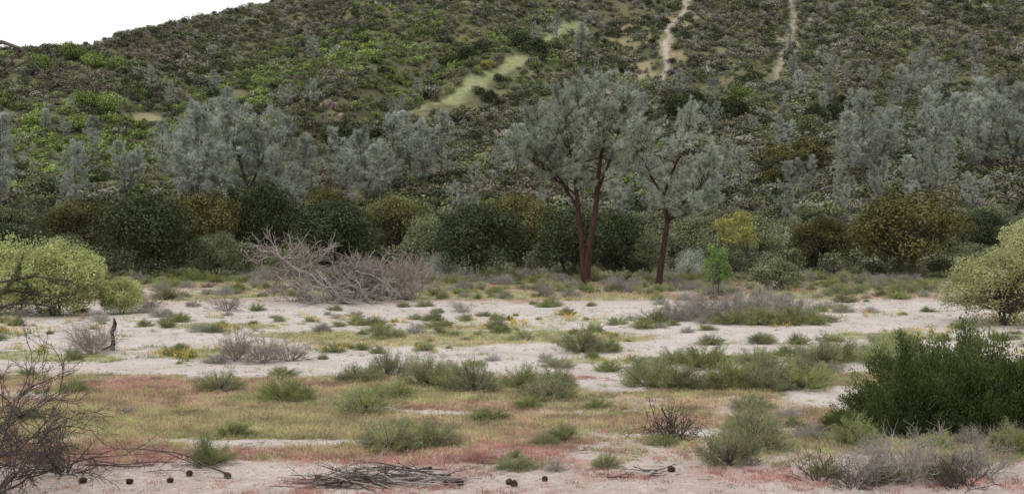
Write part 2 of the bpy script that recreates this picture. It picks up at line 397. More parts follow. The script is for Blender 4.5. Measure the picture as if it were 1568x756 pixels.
c = me.color_attributes.new('cover', 'FLOAT_COLOR', 'POINT'); c.data.foreach_set('color', np.stack([cr, cg, cy, cs], 1).astype(np.float32).ravel())
c = me.color_attributes.new('hill', 'FLOAT_COLOR', 'POINT'); c.data.foreach_set('color', np.stack([hf, np.maximum(st, sstep(80,90,yf)*sstep(125,105,yf)*.6*np.clip(.6+fbm(xf,yf,9,201,3),0,1)), gp*.8, gp*0+1], 1).astype(np.float32).ravel())
a = me.attributes.new('trail', 'FLOAT', 'POINT'); a.data.foreach_set('value', tr.astype(np.float32))
a = me.attributes.new('wash', 'FLOAT', 'POINT'); a.data.foreach_set('value', np.maximum(cs*.9, sstep(31, 35, yf)*sstep(68, 64, yf)*.9).astype(np.float32))
g = bpy.data.objects.new('ground', me); sc.collection.objects.link(g)

# ------------------------------------------------------------------ scatter with geometry nodes
def scatter(name, P, idx, scl, rot, meshes):
    col = bpy.data.collections.new(name+'_kinds')
    for i, q in enumerate(meshes):
        ob = bpy.data.objects.new('%s_kind_%02d' % (name, i), q); col.objects.link(ob)
    me = bpy.data.meshes.new(name); me.vertices.add(len(P)); me.vertices.foreach_set('co', np.asarray(P, np.float32).ravel())
    a = me.attributes.new('idx', 'INT', 'POINT'); a.data.foreach_set('value', np.asarray(idx, np.int32))
    a = me.attributes.new('scl', 'FLOAT_VECTOR', 'POINT'); a.data.foreach_set('vector', np.asarray(scl, np.float32).ravel())
    a = me.attributes.new('rot', 'FLOAT_VECTOR', 'POINT'); a.data.foreach_set('vector', np.asarray(rot, np.float32).ravel())
    me.update()
    ob = bpy.data.objects.new(name, me); sc.collection.objects.link(ob)
    ng = bpy.data.node_groups.new(name, 'GeometryNodeTree')
    ng.interface.new_socket('Geometry', in_out='INPUT', socket_type='NodeSocketGeometry')
    ng.interface.new_socket('Geometry', in_out='OUTPUT', socket_type='NodeSocketGeometry')
    N = ng.nodes; gi = N.new('NodeGroupInput'); go = N.new('NodeGroupOutput')
    ip = N.new('GeometryNodeInstanceOnPoints'); ci = N.new('GeometryNodeCollectionInfo')
    ci.inputs['Collection'].default_value = col; ci.inputs['Separate Children'].default_value = True; ci.inputs['Reset Children'].default_value = True
    ip.inputs['Pick Instance'].default_value = True
    def na(n, t):
        k = N.new('GeometryNodeInputNamedAttribute'); k.data_type = t; k.inputs['Name'].default_value = n
        return [s for s in k.outputs if s.enabled and s.name == 'Attribute'][0]
    e = N.new('FunctionNodeEulerToRotation'); L = ng.links.new
    L(na('rot', 'FLOAT_VECTOR'), e.inputs[0]); L(e.outputs[0], ip.inputs['Rotation'])
    L(na('idx', 'INT'), ip.inputs['Instance Index']); L(na('scl', 'FLOAT_VECTOR'), ip.inputs['Scale'])
    L(gi.outputs[0], ip.inputs['Points']); L(ci.outputs[0], ip.inputs['Instance']); L(ip.outputs[0], go.inputs[0])
    md = ob.modifiers.new('scatter', 'NODES'); md.node_group = ng
    return ob
def s3(s, k=.15):
    s = np.asarray(s); return np.stack([s*rng.uniform(1-k, 1+k, len(s)), s*rng.uniform(1-k, 1+k, len(s)), s*rng.uniform(1-k, 1+k, len(s))], 1)
def rz3(n, tilt=0.):
    return np.stack([rng.normal(size=n)*tilt, rng.normal(size=n)*tilt, rng.uniform(0, 6.28, n)], 1)
def tuft(name, mats, seed, n=16, h=.14, w=.012, sp=.12, lean=.45, heads=0):
    r = np.random.default_rng(seed); mb = MB()
    C = r.normal(size=(n, 3))*sp*np.array([.6, .6, 0]); D = unit(np.array([0, 0, 1])+r.normal(size=(n, 3))*lean*np.array([1, 1, .3]))
    L = h*r.uniform(.5, 1.2, n); mb.blades(C, D, L, w, 0, r)
    if heads:
        j = r.integers(0, n, heads); Pn = C[j]+D[j]*L[j, None]+r.normal(size=(heads, 3))*.012
        nn = unit(r.normal(size=(heads, 3))+np.array([0, 0, 1])); Dd = unit(np.cross(nn, r.normal(size=(heads, 3))))
        mb.diamonds(Pn, Dd, np.cross(nn, Dd), .035, .03, len(mats)-1)
    return mb.mesh(name, mats)
def rock(name, mat, seed, sub=2, amp=.25, sq=.6):
    import bmesh
    bm = bmesh.new(); bmesh.ops.create_icosphere(bm, subdivisions=sub, radius=1)
    V = np.array([v.co[:] for v in bm.verts]); r = np.random.default_rng(seed)
    pl = unit(r.normal(size=(9, 3))); k = np.ones(len(V))
    for q in pl:
        dt = V@q; k = np.minimum(k, np.where(dt > .3, r.uniform(.6, .85)/np.maximum(dt, .3), 9))
    V = V*k[:, None]*(1+r.normal(size=(len(V), 1))*amp*.15); V[:, 2] *= sq
    for v, c in zip(bm.verts, V): v.co = c
    me = bpy.data.meshes.new(name); bm.to_mesh(me); bm.free(); me.materials.append(mat); return me

K = [tuft('red_a', [G_red], 1, 22, .10, .014), tuft('red_b', [G_red], 2, 26, .07, .016, .16),
     tuft('straw_a', [G_yel], 3, 22, .16, .011), tuft('straw_b', [G_yel, G_red], 4, 24, .12, .013, .16, .5, 6),
     tuft('green_a', [G_grn], 5, 22, .13, .014, .12, .6), tuft('green_b', [G_grn], 6, 26, .09, .018, .16, .8),
     tuft('flower_a', [G_grn, G_flw], 7, 22, .22, .014, .15, .5, 34)]
def field(n, y0, y1):
    y = np.sqrt(rng.random(n)*(y1**2-y0**2)+y0**2); x = rng.uniform(-.56, .56, n)*y
    return x, y
PP = []; II = []; SS = []
for n, y0, y1, sm in [(60000, 15, 33, 1.), (36000, 33, 66, 1.35), (12000, 66, 95, 2.0)]:
    x, y = field(n, y0, y1); r_, g_, y_, s_ = cover(x, y)
    u = rng.random(n); gap = vn(x*2.2, y*2.2, 300)
    tot = r_+g_+y_; keep = u < np.clip(tot*1.1-gap*.75, .02, 1)
    pick = rng.random(n)*np.maximum(tot, 1e-3)
    kind = np.where(pick < r_, 0, np.where(pick < r_+g_, 4, 2))+(rng.random(n) < .5)
    fl = (y > 36) & (y < 62) & (fbm(x, y, 3, 310, 3) > .3) & (rng.random(n) < .16)
    kind = np.where(fl, 6, kind); keep |= fl & (s_ < .5) & (rng.random(n) < .5)
    PP.append(np.stack([x, y, height(x, y)-.01], 1)[keep]); II.append(kind[keep]); SS.append((sm*rng.uniform(.45, 1.15, n))[keep])
PP = np.concatenate(PP); II = np.concatenate(II); SS = np.concatenate(SS)
scatter('ground_herbs', PP, II, s3(SS), rz3(len(PP)), K)
# river gravel
x, y = field(11000, 15, 66); s = .012+.03*rng.random(11000)**3*1.6; s *= np.where(y > 30, 1.4, 1)
scatter('river_gravel', np.stack([x, y, height(x, y)], 1), rng.integers(0, 3, 11000), s3(s, .3), rz3(11000, .2), [rock('stone_%d' % i, M_rock, i) for i in range(3)])

# ------------------------------------------------------------------ shrubs near and mid
SG = [sage('sagebrush_%d' % i, 20+i, [M_deadd, F_sage], 9000, hgt=.88+.1*(i % 2)) for i in range(3)]
SGG = [sage('green_brush_%d' % i, 40+i, [M_deadd, F_sageg], 9000, hgt=.88) for i in range(2)]
SGY = [sage('gray_brush_%d' % i, 50+i, [M_dead, F_gray], 6000, hgt=.95, ln=.09, wd=.011) for i in range(2)]
# x, y, radius, height scale, kind
SH = [(-7.6,28.5,.75,.9,0),(-5.6,27.0,.95,.85,1),(-3.3,24.9,.95,.85,0),(-3.6,31.8,1.05,.8,0),(-2.3,29.5,1.05,1.,0),(-1.0,28.5,.95,.9,0),
(-2.3,20.6,.75,1.05,0),(-1.5,21.2,.62,1.,0),(-1.9,20.9,.4,1.,1),(-5.3,19.2,.55,1.05,0),(1.0,21.6,.5,.95,0),(.6,21.2,.35,.9,0),(.05,19.9,.23,1.1,0),(.75,18.7,.25,1.1,2),(1.6,18.9,.33,.95,0),
(3.75,18.9,.72,1.1,0),(4.5,20.5,.8,1.05,0),(4.9,22.3,.7,.9,0),(2.5,39.5,1.1,.9,0),(3.5,39.8,.8,.8,1),(3.7,29.6,1.0,.95,0),(4.6,29,.9,.9,0),(4.0,31.5,.8,.8,0),
(6.2,35,1.1,.85,1),(5.5,36.5,.9,.7,0),(5.8,28.8,1.05,.9,1),(6.6,28.2,.9,.9,0),(7.6,28.4,.95,.9,1),(7.2,30.5,.9,.9,0),(8.2,30.8,.8,.85,0),(9.6,34.5,1.2,.9,0),(10.8,36.5,1.1,.9,1),(12,35.4,1.1,.95,0),(8.0,36,.9,.8,0),
(6.5,20.8,.65,.9,0),(5.9,21.5,.5,.8,2),(9.6,21.2,.5,.9,2),(9.2,20.2,.6,1.,1),(8.8,21.0,.45,.9,2),(8.0,20.5,.45,.9,0),(10.1,19.6,.5,1.,1),(1.2,29.5,.7,1.0,0),(.3,29.3,.8,.9,0),(.9,27.5,1.0,.7,0),(.4,26,.6,.6,1),
(-11.2,28.0,.52,.9,1),(-5.9,48.5,.8,.6,1),(-4.9,45.6,.7,.7,0),(-6.2,51,.6,.8,0),(-3.3,50.2,.9,.6,1),(-11,37.2,.45,.8,3),(-2.0,33,.6,.7,0),(-1.2,35,.5,.6,1),(-2.4,46,.4,.8,0),(1.5,35,.7,.6,0),(3.0,34.3,.6,.7,1),(4.2,34,.8,.8,0),(0,44,.4,.7,1),(6,50,.8,.7,1),(5,52,.7,.7,0),(8.6,48.5,.6,.6,0),
(-13.2,47,.8,.5,2),(-16.5,53,.7,.8,2),(-18,56,.9,.7,4),(-20,60,.8,.7,2),(-8,56,.7,.6,2),(-1.5,58,.6,.6,0),(-10,62,.6,.7,0),(2,64,.8,.7,1),(15,52,.7,.6,0),(18,62,1,.6,2),(20,66,1.,.7,0),(24,68,1.1,.6,1),(-22,70,1.4,.7,0),(-14,72,1.2,.6,1),(-5,72,1.,.8,0),(-1,75,1.1,.6,1),(22,74,1.4,.6,0),(27,76,1.5,.7,0),(13.5,72,1.2,.7,2),(9,74,1.,.6,0),(30,80,1.5,.7,1),(33,76,1.,.6,0),(17.5,58,.9,.6,1),(22,58,.6,.6,0),
(-4.2,30.3,.8,.7,0),(-1.6,31.5,.8,.8,0),(-3.0,27.5,.8,.6,1),(-6.6,31.5,.6,.6,1),(-.5,24.5,.6,.6,1),(2.0,26,.5,.6,1),(5.5,25.2,.6,.7,0),(6.0,24.0,.5,.6,2),(13.5,38,1.,.8,0),(14.5,41,1.1,.7,1)]
rr = np.random.default_rng(5)
for x, y, R, hs, k in SH:
    L = {0: SG, 1: SGG, 2: SGY, 3: SGG, 4: SGY}[k]
    nm = {0: 'sagebrush_shrub', 1: 'green_shrub', 2: 'gray_shrub', 3: 'green_shrub', 4: 'gray_shrub'}[k]
    R *= .9
    put(nm, L[rr.integers(0, len(L))], x, y, (R*rr.uniform(.9, 1.15), R, R*hs), rr.uniform(0, 6.28))
# small random scrub
n = 900; x, y = field(n, 17, 66); r_, g_, y_, s_ = cover(x, y)
kp = (rng.random(n) < (.15+.8*g_)*(1-s_*.75)) & ((y > 34) | (rng.random(n) < .35)); x = x[kp]; y = y[kp]
xb, yb = field(600, 66, 104); x = np.concatenate([x, xb]); y = np.concatenate([y, yb]); n = len(x)
scatter('scattered_low_scrub', np.stack([x, y, height(x, y)-.02], 1), rng.integers(0, 7, n), s3(rng.uniform(.12, .40, n)*(1+y/90)*np.where(y > 66, 1.+(y-66)/45, 1), .2)*np.array([1, 1, .8]), rz3(n), SG+SGG+SGY)

# large mound of gray + green brush in mid river
for x, y, R, hs, k in [(10.6,53.5,1.6,1.,2),(12.5,54,1.6,1.1,2),(9,53.5,1.4,1.,2),(14,54.2,1.4,.95,2),(11.3,50.2,1.1,.8,1),(12.8,50.4,1.2,.75,1),(10.0,50.6,1.0,.7,1),(13.9,50.8,.9,.75,1),(7.8,53,1.2,.8,2),(6.8,52.4,1.0,.7,0)]:
    put('mixed_brush', (SGY if k == 2 else SGG if k == 1 else SG)[0 if x > 11 else 1], x, y, (R, R, R*hs), x)
# big right foreground evergreen shrubs
EV = [sage('evergreen_bush_%d' % i, 60+i, [M_deadd, F_rsh], 26000, hgt=1.15, ln=.055, wd=.024, stems=170, up=.5, t0=.2) for i in range(2)]
for x, y, R, hs in [(6.75,22.2,.6,.7),(7.4,22.4,.85,.95),(8.2,22.2,1.0,1.1),(9.1,22.6,1.15,1.2),(10.1,22.4,1.2,1.15),(11.3,22.6,1.3,1.2),(8.6,23.7,1.2,1.2),(10.0,24,1.3,1.25),(12.2,23.6,1.4,1.2),(9.4,21.7,.8,.9),(10.9,21.7,.9,.9),(7.6,21.7,.6,.7)]:
    put('evergreen_bush', EV[int(x*10) % 2], x, y, (R, R, R*hs*.92), x*5)
# bare twiggy shrubs
BR = [bare('twig_shrub_a', 1, M_deadp, 26, .9, (25, 85), 3, .012, 5), bare('twig_shrub_b', 2, M_dead, 30, .9, (20, 80), 3, .010, 5), bare('twig_shrub_dark', 3, M_deadd, 18, .62, (10, 80), 3, .014, 4, .28)]
for x, y, s, hs, k in [(-9.2,36.6,1.35,1.1,0),(-8.2,36.3,1.3,1.,0),(-7.4,36.8,1.1,1.,0),(-14.6,38.2,1.4,1.1,0),(-20.4,62,1.3,1.,0),(-16,61.5,1.5,1.,0),(2.2,72,1.4,1.1,0),(7.6,76,1.5,1.,1),(-2.8,60.5,1.,.8,1),(11.5,54.5,1.3,1.,1),(9.5,54.5,1.3,1.,1),(13.5,55,1.2,1,1),(-15.4,40,1.,1,1)]:
    put('dry_twig_shrub', BR[k], x, y, (s, s, s*hs*.85), x*3, )
put('dead_twig_shrub', BR[2], 3.15, 21.5, 1.2, .3); put('dead_twig_shrub', BR[2], 3.25, 21.6, 1., 2.3)
for x, y, s, k in [(4.9,17.6,.8,0),(5.6,17.4,.75,1),(6.4,17.7,.85,1),(7.2,17.3,.8,0),(7.7,18.0,.7,1),(6.9,17.1,.8,2),(5.3,17.0,.7,2)]:
    put('dead_twig_shrub', BR[k] if k else BR[2], x, y, (s, s, s), x)
for x,y,s in [(6.0,17.7,.4),(7.0,17.9,.4),(5.2,18.1,.35)]: put('sagebrush_shrub', SG[1], x, y, s, x)
# left foreground bare shrubs
LB = bare('large_bare_shrub', 9, M_deadd, 16, 2.0, (10, 80), 4, .022, 5, .22, .02, .0035, .5)
put('bare_shrub', LB, -8.2, 16.6, (1., 1., 1.15), 0.5)
put('bare_shrub', LB, -9.3, 18.6, 1.1, 2.5)
put('bare_shrub', BR[2], -7.6, 18.6, 1.2, 1.5)
# out-of-frame small tree at left whose twigs reach in
mb = MB()
mb.tube([(-.0,0,-.3),(.05,0,2.3),(-.1,0,4.0),(.1,.1,6.0)], [.11,.09,.06,.02], 0, 7)
r9 = np.random.default_rng(8)
def twig(pts, r0, m=0):
    pts = np.array(pts, float); mb.tube(pts, np.linspace(r0, .009, len(pts)), m, 4)
g0 = hz(-6.2, 11)
twig([(-.1,0,3.6),(.5,0,5.75-g0),(1.1,0,5.93-g0),(1.30,0,5.86-g0),(1.44,0,5.70-g0),(1.54,0,5.58-g0)], .03)
twig([(.5,0,5.4-g0),(1.07,0,5.60-g0),(1.38,.02,5.76-g0)], .014)
twig([(1.26,0,5.86-g0),(1.2,0,5.74-g0),(1.1,0,5.64-g0)], .010)
for zz, xe in [(3.56,1.75),(3.42,1.45),(3.3,1.6)]:
    pts = [(0,0,zz-g0-.2),(.9,0,zz-g0-.06),(xe*.8,0,zz-g0+.03),(xe,.05,zz-g0-.02)]
    twig(pts, .018); P = np.array(pts)
    for j in range(7):
        c_, d_ = plerp(P, r9.uniform(.4, .95)); Q, _ = grow(c_, unit(d_+r9.normal(size=3)*.6), r9.uniform(.15, .4), 3, .2, 0, r9); mb.tube(Q, np.linspace(.006, .003, 4), 0, 3)
        n = 90; t = r9.uniform(.1, 1, n); C = np.array([plerp(Q, min(q, .999))[0] for q in t])+r9.normal(size=(n, 3))*.012
        mb.blades(C, unit(r9.normal(size=(n, 3))+np.array([.5, 0, .1])), .04, .008, 1, r9)
put('bare_tree', mb.mesh('bare_tree', [M_deadd, F_dark]), -6.2, 11, z=g0)

# ------------------------------------------------------------------ willow-like bush at left, lichen oak at right, bright saplings
W1 = oak('willow_bush', 6.2, 4.0, 81, [M_bark, F_wil], nl=80, nleaf=34000, ls=.12, base=-.08, lump=.17, flat=1.3, fill=.18)
put('willow_bush', W1, -24.3, 58.5, 1., .4); put('willow_bush', W1, -28.5, 60, 1.05, 2.); put('willow_bush', W1, -21.4, 60, (.5, .5, .5), 4)
LO = oak('lichened_oak', 6.5, 5.0, 83, [M_deadd, F_lich], nl=74, nleaf=26000, ls=.11, base=-.12, lump=.15, flat=.9, trunks=4, fill=.08)
put('lichened_oak_tree', LO, 22.7, 50.5, (1.0, 1.0, .78), .2)
put('lichened_oak_tree', LO, 25.5, 52.5, 1.05, 2.2)
SP = oak('sapling', 2.0, 3.5, 84, [M_bark, F_brt], nl=34, nleaf=5000, ls=.11, base=.06, lump=.24, flat=1.1, fill=.1)
put('green_sapling', SP, 13.2, 70.5, (1.05, 1., 1.), .2)
YT = oak('yellow_sapling', 4., 6.5, 85, [M_bark, F_yel], nl=30, nleaf=3600, ls=.18, base=.3, lump=.2, flat=1.2)
put('yellow_sapling', YT, 21.6, 106, (1.1, 1.1, 1.05), .2)
SB = oak('round_shrub', 4., 2.3, 86, [M_bark, F_mid], nl=34, nleaf=14000, ls=.12, base=-.05, lump=.22)
put('round_shrub', SB, 18.5, 77, (1.0, 1, 1.05), .2)

# ------------------------------------------------------------------ oaks along the bank
OD = [oak('live_oak_%d' % i, 9, 7, 100+i, [M_bark, F_dark], nl=54, nleaf=17000, ls=.22, base=.02, lump=.24) for i in range(3)]
OO = [oak('olive_oak_%d' % i, 9, 7, 110+i, [M_bark, F_olive], nl=70, nleaf=17000, ls=.22, base=.02, lump=.19) for i in range(2)]
OM = [oak('scrub_oak_%d' % i, 9, 7, 120+i, [M_bark, F_mid], nl=54, nleaf=14000, ls=.22, base=.0, lump=.22) for i in range(2)]
OG = [oak('gray_oak_%d' % i, 9, 7, 125+i, [M_bark, F_pinef], nl=70, nleaf=9000, ls=.16, base=.0, lump=.17, fill=.2, flat=1.2) for i in range(1)]
OK = [(-32.3,97,10.4,8.0,0),(-50,127,9.5,7.6,1),(-62,135,10,6.5,2),(-40,118,7,5.6,1),(-34,122,10,9.0,1),(-27,101,4.6,4.6,2),(-28,125,8,9.6,0),(-17.5,108,11,7.6,0),(-13.6,128,9,8.2,1),(-9.5,124,6,6.,2),(-2.8,95,9.2,7.0,0),(-5.9,96,3.6,2.8,3),(.8,120,9.5,8.8,1),(5.2,101,8.5,7.2,0),(9.8,106,7.5,6.8,0),(12.8,104,4.5,4.5,2),(15.6,96,3.2,3.,3),(18.5,118,8.,6.4,2),(27,124,8.5,5.8,2),(32.0,114,7.6,6.0,1),(36.4,102,12.4,8.8,1),(50,128,7.5,5.6,0),(57,133,8,6,0),(63,128,9,6.4,2),(46,116,5,4.,2),(-46,112,6,4.2,2),(-56,118,8,5.4,0),(-66,120,8,5.5,2),(-22,133,8,8.8,1),(-70,140,10,8,1),(41.5,122,5,4.5,2),(23,112,5,4.2,2)]
for x, y, W, H, k in OK:
    L = [OD, OO, OM, OG][k]
    put(['live_oak_tree', 'olive_oak_tree', 'scrub_oak_tree', 'gray_scrub_tree'][k], L[rr.integers(0, len(L))], x, y, (W/9, W/9, H/7), rr.uniform(0, 6.28))

# ------------------------------------------------------------------ hero gray pines
R5 = np.array
L1 = [(R5([(-.05,0,-.2),(-.15,.05,2.6),(-.5,.1,5.6),(-.75,.2,8.6),(-.3,.2,11.5),(-.4,.2,14.3)]), [.30,.24,.20,.15,.09,.02], .53, 4.2),
      (R5([(.05,0,-.2),(.25,-.05,2.6),(.75,-.1,5.6),(1.0,0,8.4),(1.4,0,11.6),(1.6,0,15.4)]), [.34,.27,.22,.16,.10,.02], .53, 4.2),
      (R5([(-.6,.1,6.2),(-1.9,.3,8.4),(-3.0,.5,10.3),(-4.1,.6,12.8)]), [.12,.09,.05,.015], .3, 3.0),
      (R5([(1.0,0,7.6),(1.9,-.3,9.8),(2.5,-.6,12),(3.0,-.8,14.2)]), [.12,.09,.05,.015], .3, 2.8),
      (R5([(-.7,.1,7.2),(-2.6,-.3,8.6),(-4.4,-.6,10.0)]), [.10,.06,.015], .35, 2.2),
      (R5([(-.75,.2,8.6),(-1.3,-.6,11),(-1.9,-1.2,14.4)]), [.09,.05,.015], .2, 2.8)]
P1 = gray_pine('gray_pine_double', L1, [], 301, [M_bark_red, F_pine], nb=31, nsub=7, ntuft=6, nl=.36, nw=.030, K=12, dead=18, sides=9)
put('gray_pine_tree', P1, 5.6, 84.2)
L2 = [(R5([(0,0,-.2),(.35,0,2.5),(.75,.1,5.0),(.45,.1,7.2),(1.2,.1,9.2),(2.2,.1,11.2),(2.6,.1,13.4)]), [.27,.23,.19,.14,.10,.06,.015], .44, 3.5),
      (R5([(.75,.1,5.0),(2.0,0,6.6),(3.4,-.2,8.0),(4.6,-.2,9.6)]), [.12,.09,.05,.015], .2, 2.9),
      (R5([(.5,.1,7.0),(-.5,.3,8.6),(-1.2,.4,10.2),(-1.4,.3,12)]), [.12,.09,.05,.015], .2, 2.8),
      (R5([(.7,.1,5.2),(2.6,.5,5.8),(4.6,.6,6.6)]), [.08,.05,.012], .2, 2.1)]
P2 = gray_pine('gray_pine_leaning', L2, [], 302, [M_bark_red, F_pine], nb=26, nsub=6, ntuft=6, nl=.36, nw=.028, K=11, dead=14, sides=9)
put('gray_pine_tree', P2, 11.5, 86.4)

# mid/far gray pines
PV = [pine_variant('gray_pine_v0', 13, 8, 401, [M_barkp, F_pinef], 2, .6, nb=26, nsub=6, ntuft=5, nl=.6, nw=.055, K=6, dead=4, sides=5),
      pine_variant('gray_pine_v1', 13, 7, 402, [M_barkp, F_pinef], 1, .4, nb=40, nsub=6, ntuft=5, nl=.6, nw=.055, K=6, dead=4, sides=5),
      pine_variant('gray_pine_v2', 13, 9, 403, [M_barkp, F_pinef], 3, -.5, nb=20, nsub=6, ntuft=5, nl=.6, nw=.055, K=6, dead=4, sides=5),
      pine_variant('gray_pine_v3', 13, 6.5, 404, [M_barkp, F_pinef], 1, -.3, nb=36, nsub=6, ntuft=5, nl=.6, nw=.055, K=6, dead=4, sides=5)]
PN = [(-78,168,16,0),(-84,175,15,2),(-103,270,11.5,3),(-78,245,11,1),(-50,184,19,0),(-55,188,18,2),(-46,190,19,2),(-41,190,16.5,0),(-59,198,15,1),(-52,178,14,0),(-37,186,14,2),(-48,176,12,2),(-41,226,9.5,3),(-33,210,15,0),(-27,204,13.5,2),(-25,226,16,1),(-21,228,15.5,0),(-15,232,14.5,1),(-18,222,12,2),(-29,190,11,3),(-36,180,9,1),(-3,226,9,3),(1,232,13,0),(-7,215,6,1),(-24,200,11,0),(-74,405,10,2),(-105,415,6,3),(-28,326,8.5,3),(-33,322,9,0),(-23,330,8,1),(23,366,12,2),(37,312,10,0),(32,318,9,3),(43,226,11,0),(48,230,9,1),(82,316,9.5,1),(90,312,8,3),(73,228,18.5,1),(69,224,16,0),(77,230,15,2),(84,244,13,2),(88,236,13,1),(78,210,9.5,1),(74,205,8,3),(81,206,8,0),(114,300,11,2),(106,260,14.5,0),(101,258,11,3),(105,244,18.5,0),(107,234,20,2),(111,232,22,1),(117,240,21,0),(102,238,17,2),(98,232,15,1),(94,238,15,0),(108,222,13,2),(136,364,11,2),(110,338,11,0),(104,342,8,3),(160,380,10,1),(97,384,9,3),(92,232,9,3),(64,214,7,1),(-67,250,9,1),(-95,240,8,3),(55,300,9,2),(-9,180,6,1),(28,190,9,0),(34,185,8,2),(20,215,10,1),(120,330,12,0),(126,336,11,2),(132,345,12,1),(140,352,10,0),(112,318,12,1),(95,330,9,0),(-72,182,12,1),(-66,188,12,0)]
for x, y, H, k in PN:
    s = H/13*rr.uniform(.97, 1.08); put('gray_pine_tree', PV[k], x, y, (s*1.12, s*1.12, s), rr.uniform(0, 6.28))

# ------------------------------------------------------------------ chaparral on the hill
CH = []
for i, mt in enumerate([C_ol, C_gr, C_gy, C_dk]):
    for j in range(2):
        CH.append(oak('chap_%d%d' % (i, j), 3.2, 2.2, 500+i*2+j, [M_bark, mt], nl=9, nleaf=280, ls=.46, base=0, lump=.45, trunks=1, fill=.05))
CN = [oak('thicket_%d' % j, 3.2, 2.2, 530+j, [M_bark, mt], nl=14, nleaf=1500, ls=.2, base=0, lump=.36, trunks=1, fill=.1) for j, mt in enumerate([C_dk, F_thk, F_mid])]
pts = []
for y0, y1, sp in [(108, 200, 2.9), (200, 320, 2.5), (320, 530, 2.5)]:
    gy = np.arange(y0, y1, sp); gx = np.arange(-380, 380, sp); GX, GY = np.meshgrid(gx, gy)
    GX = GX.ravel()+rng.uniform(-.6, .6, GX.size)*sp; GY = GY.ravel()+rng.uniform(-.6, .6, GY.size)*sp
    k = np.abs(GX) < .49*GY+12; pts.append(np.stack([GX[k], GY[k]], 1))
pts = np.concatenate(pts); x, y = pts[:, 0], pts[:, 1]
st, gp, tr = hillmask(x, y); opn = fbm(x, y, 16, 601, 4)
keep = (rng.random(len(x)) > np.maximum(st*.98, gp*.72)) & (tr < .15) & ((opn < .55) | (rng.random(len(x)) < .4))
keep &= (pdist(x, y, TR1) > 1.7) & (pdist(x, y, TR2) > 1.5)
for s_ in STRIP: keep &= (pdist(x+1, y+3, s_) > 1.6)
x = x[keep]; y = y[keep]; n = len(x)
gz = np.exp(-(((x+45)/50)**2+((y-380)/60)**2))*1.1+np.exp(-(((x+105)/45)**2+((y-290)/50)**2))*.9+fbm(x, y, 30, 602, 3)*.5-.3*sstep(20,60,x)
dz = fbm(x, y, 20, 603, 3)*.7+.32
u = rng.random(n)
kind = np.where(u+gz*.6 > 1.0, 1, np.where(rng.random(n) < dz*.55, 3, np.where(rng.random(n) < .42-.2*gz, 2, 0)))
kind = kind*2+rng.integers(0, 2, n)
kind = np.where(y < 190, 8+rng.choice([0, 1, 1, 2, 2], n), kind)
scl = rng.uniform(.45, 1.2, n)**1.3*(.9+.45*vn(x/6, y/6, 604))
scatter('hillside_chaparral', np.stack([x, y, height(x, y)-.25], 1), kind, s3(scl, .25), rz3(n), CH+CN)
# distant trees in the folds
OFA = [oak('far_oak_%d' % i, 9, 7, 700+i, [M_bark, mt], nl=26, nleaf=3000, ls=.5, base=.0, lump=.3, trunks=2) for i, mt in enumerate([F_dark, F_mid, F_olive, C_gr, F_yel])]
FT = [(-44,316,10,0),(-50,312,9,0),(-39,312,8,0),(-34,300,7,0),(-14,342,8,0),(-18,346,8,0),(-10,348,6,0),(8,352,9,0),(3,358,8,0),(48,322,9,0),(54,326,10,0),(60,322,9,0),(65,318,8,0),(57,316,8,0),(68,330,9,3),(70,322,8,1),(-117,318,9,3),(-123,316,8,3),(-96,330,6,4),(-99,334,5,3),(-8,336,5,4),(62,255,10,2),(66,250,9,2),(70,258,10,2),(60,248,8,0),(64,262,9,2),(58,240,8,2),(-60,225,9,3),(-50,230,8,1),(95,300,8,0),(100,305,8,1),(88,300,8,0),(120,320,9,1),(128,330,9,0),(-140,370,9,3),(-150,376,9,3),(-132,366,8,3),(-155,360,9,3),(-118,300,8,3),(-128,296,9,3),(-92,300,8,3),(-80,320,8,3),(-22,352,7,0),(15,360,7,1),(-6,310,6,0),(80,290,8,0),(76,280,8,1)]
n2 = 40; fx = rng.uniform(-.5, .5, n2); fy = 140+90*rng.random(n2)**1.2; fx = fx*fy
P = [(x, y, hz(x, y)-.2) for x, y, _, _ in FT]+[(a, b, hz(a, b)-.2) for a, b in zip(fx, fy)]
I = [k for *_, k in FT]+list(rng.choice([0, 0, 1, 1, 2], n2)); S = np.array([w/9 for _, _, w, _ in FT]+list(rng.uniform(.4, .8, n2)))
scatter('distant_oak_stand', P, I, s3(S), rz3(len(P)), OFA)
n3 = 130; fy = 150+220*rng.random(n3); fx = rng.uniform(-.5, .5, n3)*fy
kk = (fbm(fx, fy, 40, 881, 2) > -.1) | (fx > 40); fx = fx[kk]; fy = fy[kk]; n3 = len(fx)
scatter('distant_pine_stand', [(a, b, hz(a, b)-.2) for a, b in zip(fx, fy)], rng.integers(0, 4, n3), s3(rng.uniform(.35, .8, n3)), rz3(n3), PV)
# rock outcrops
for x, y, s in [(-55,328,1.7),(-53,330,1.4),(-51,327,1.2),(-4,279,1.6),(-2,281,1.2)]:
    put('rock_outcrop', rock('outcrop', M_outc, int(abs(x)*7+s*3), 3, .3, .9), x, y, (s*1.2, s, s*1.5), x, z=hz(x, y)+s*.3)

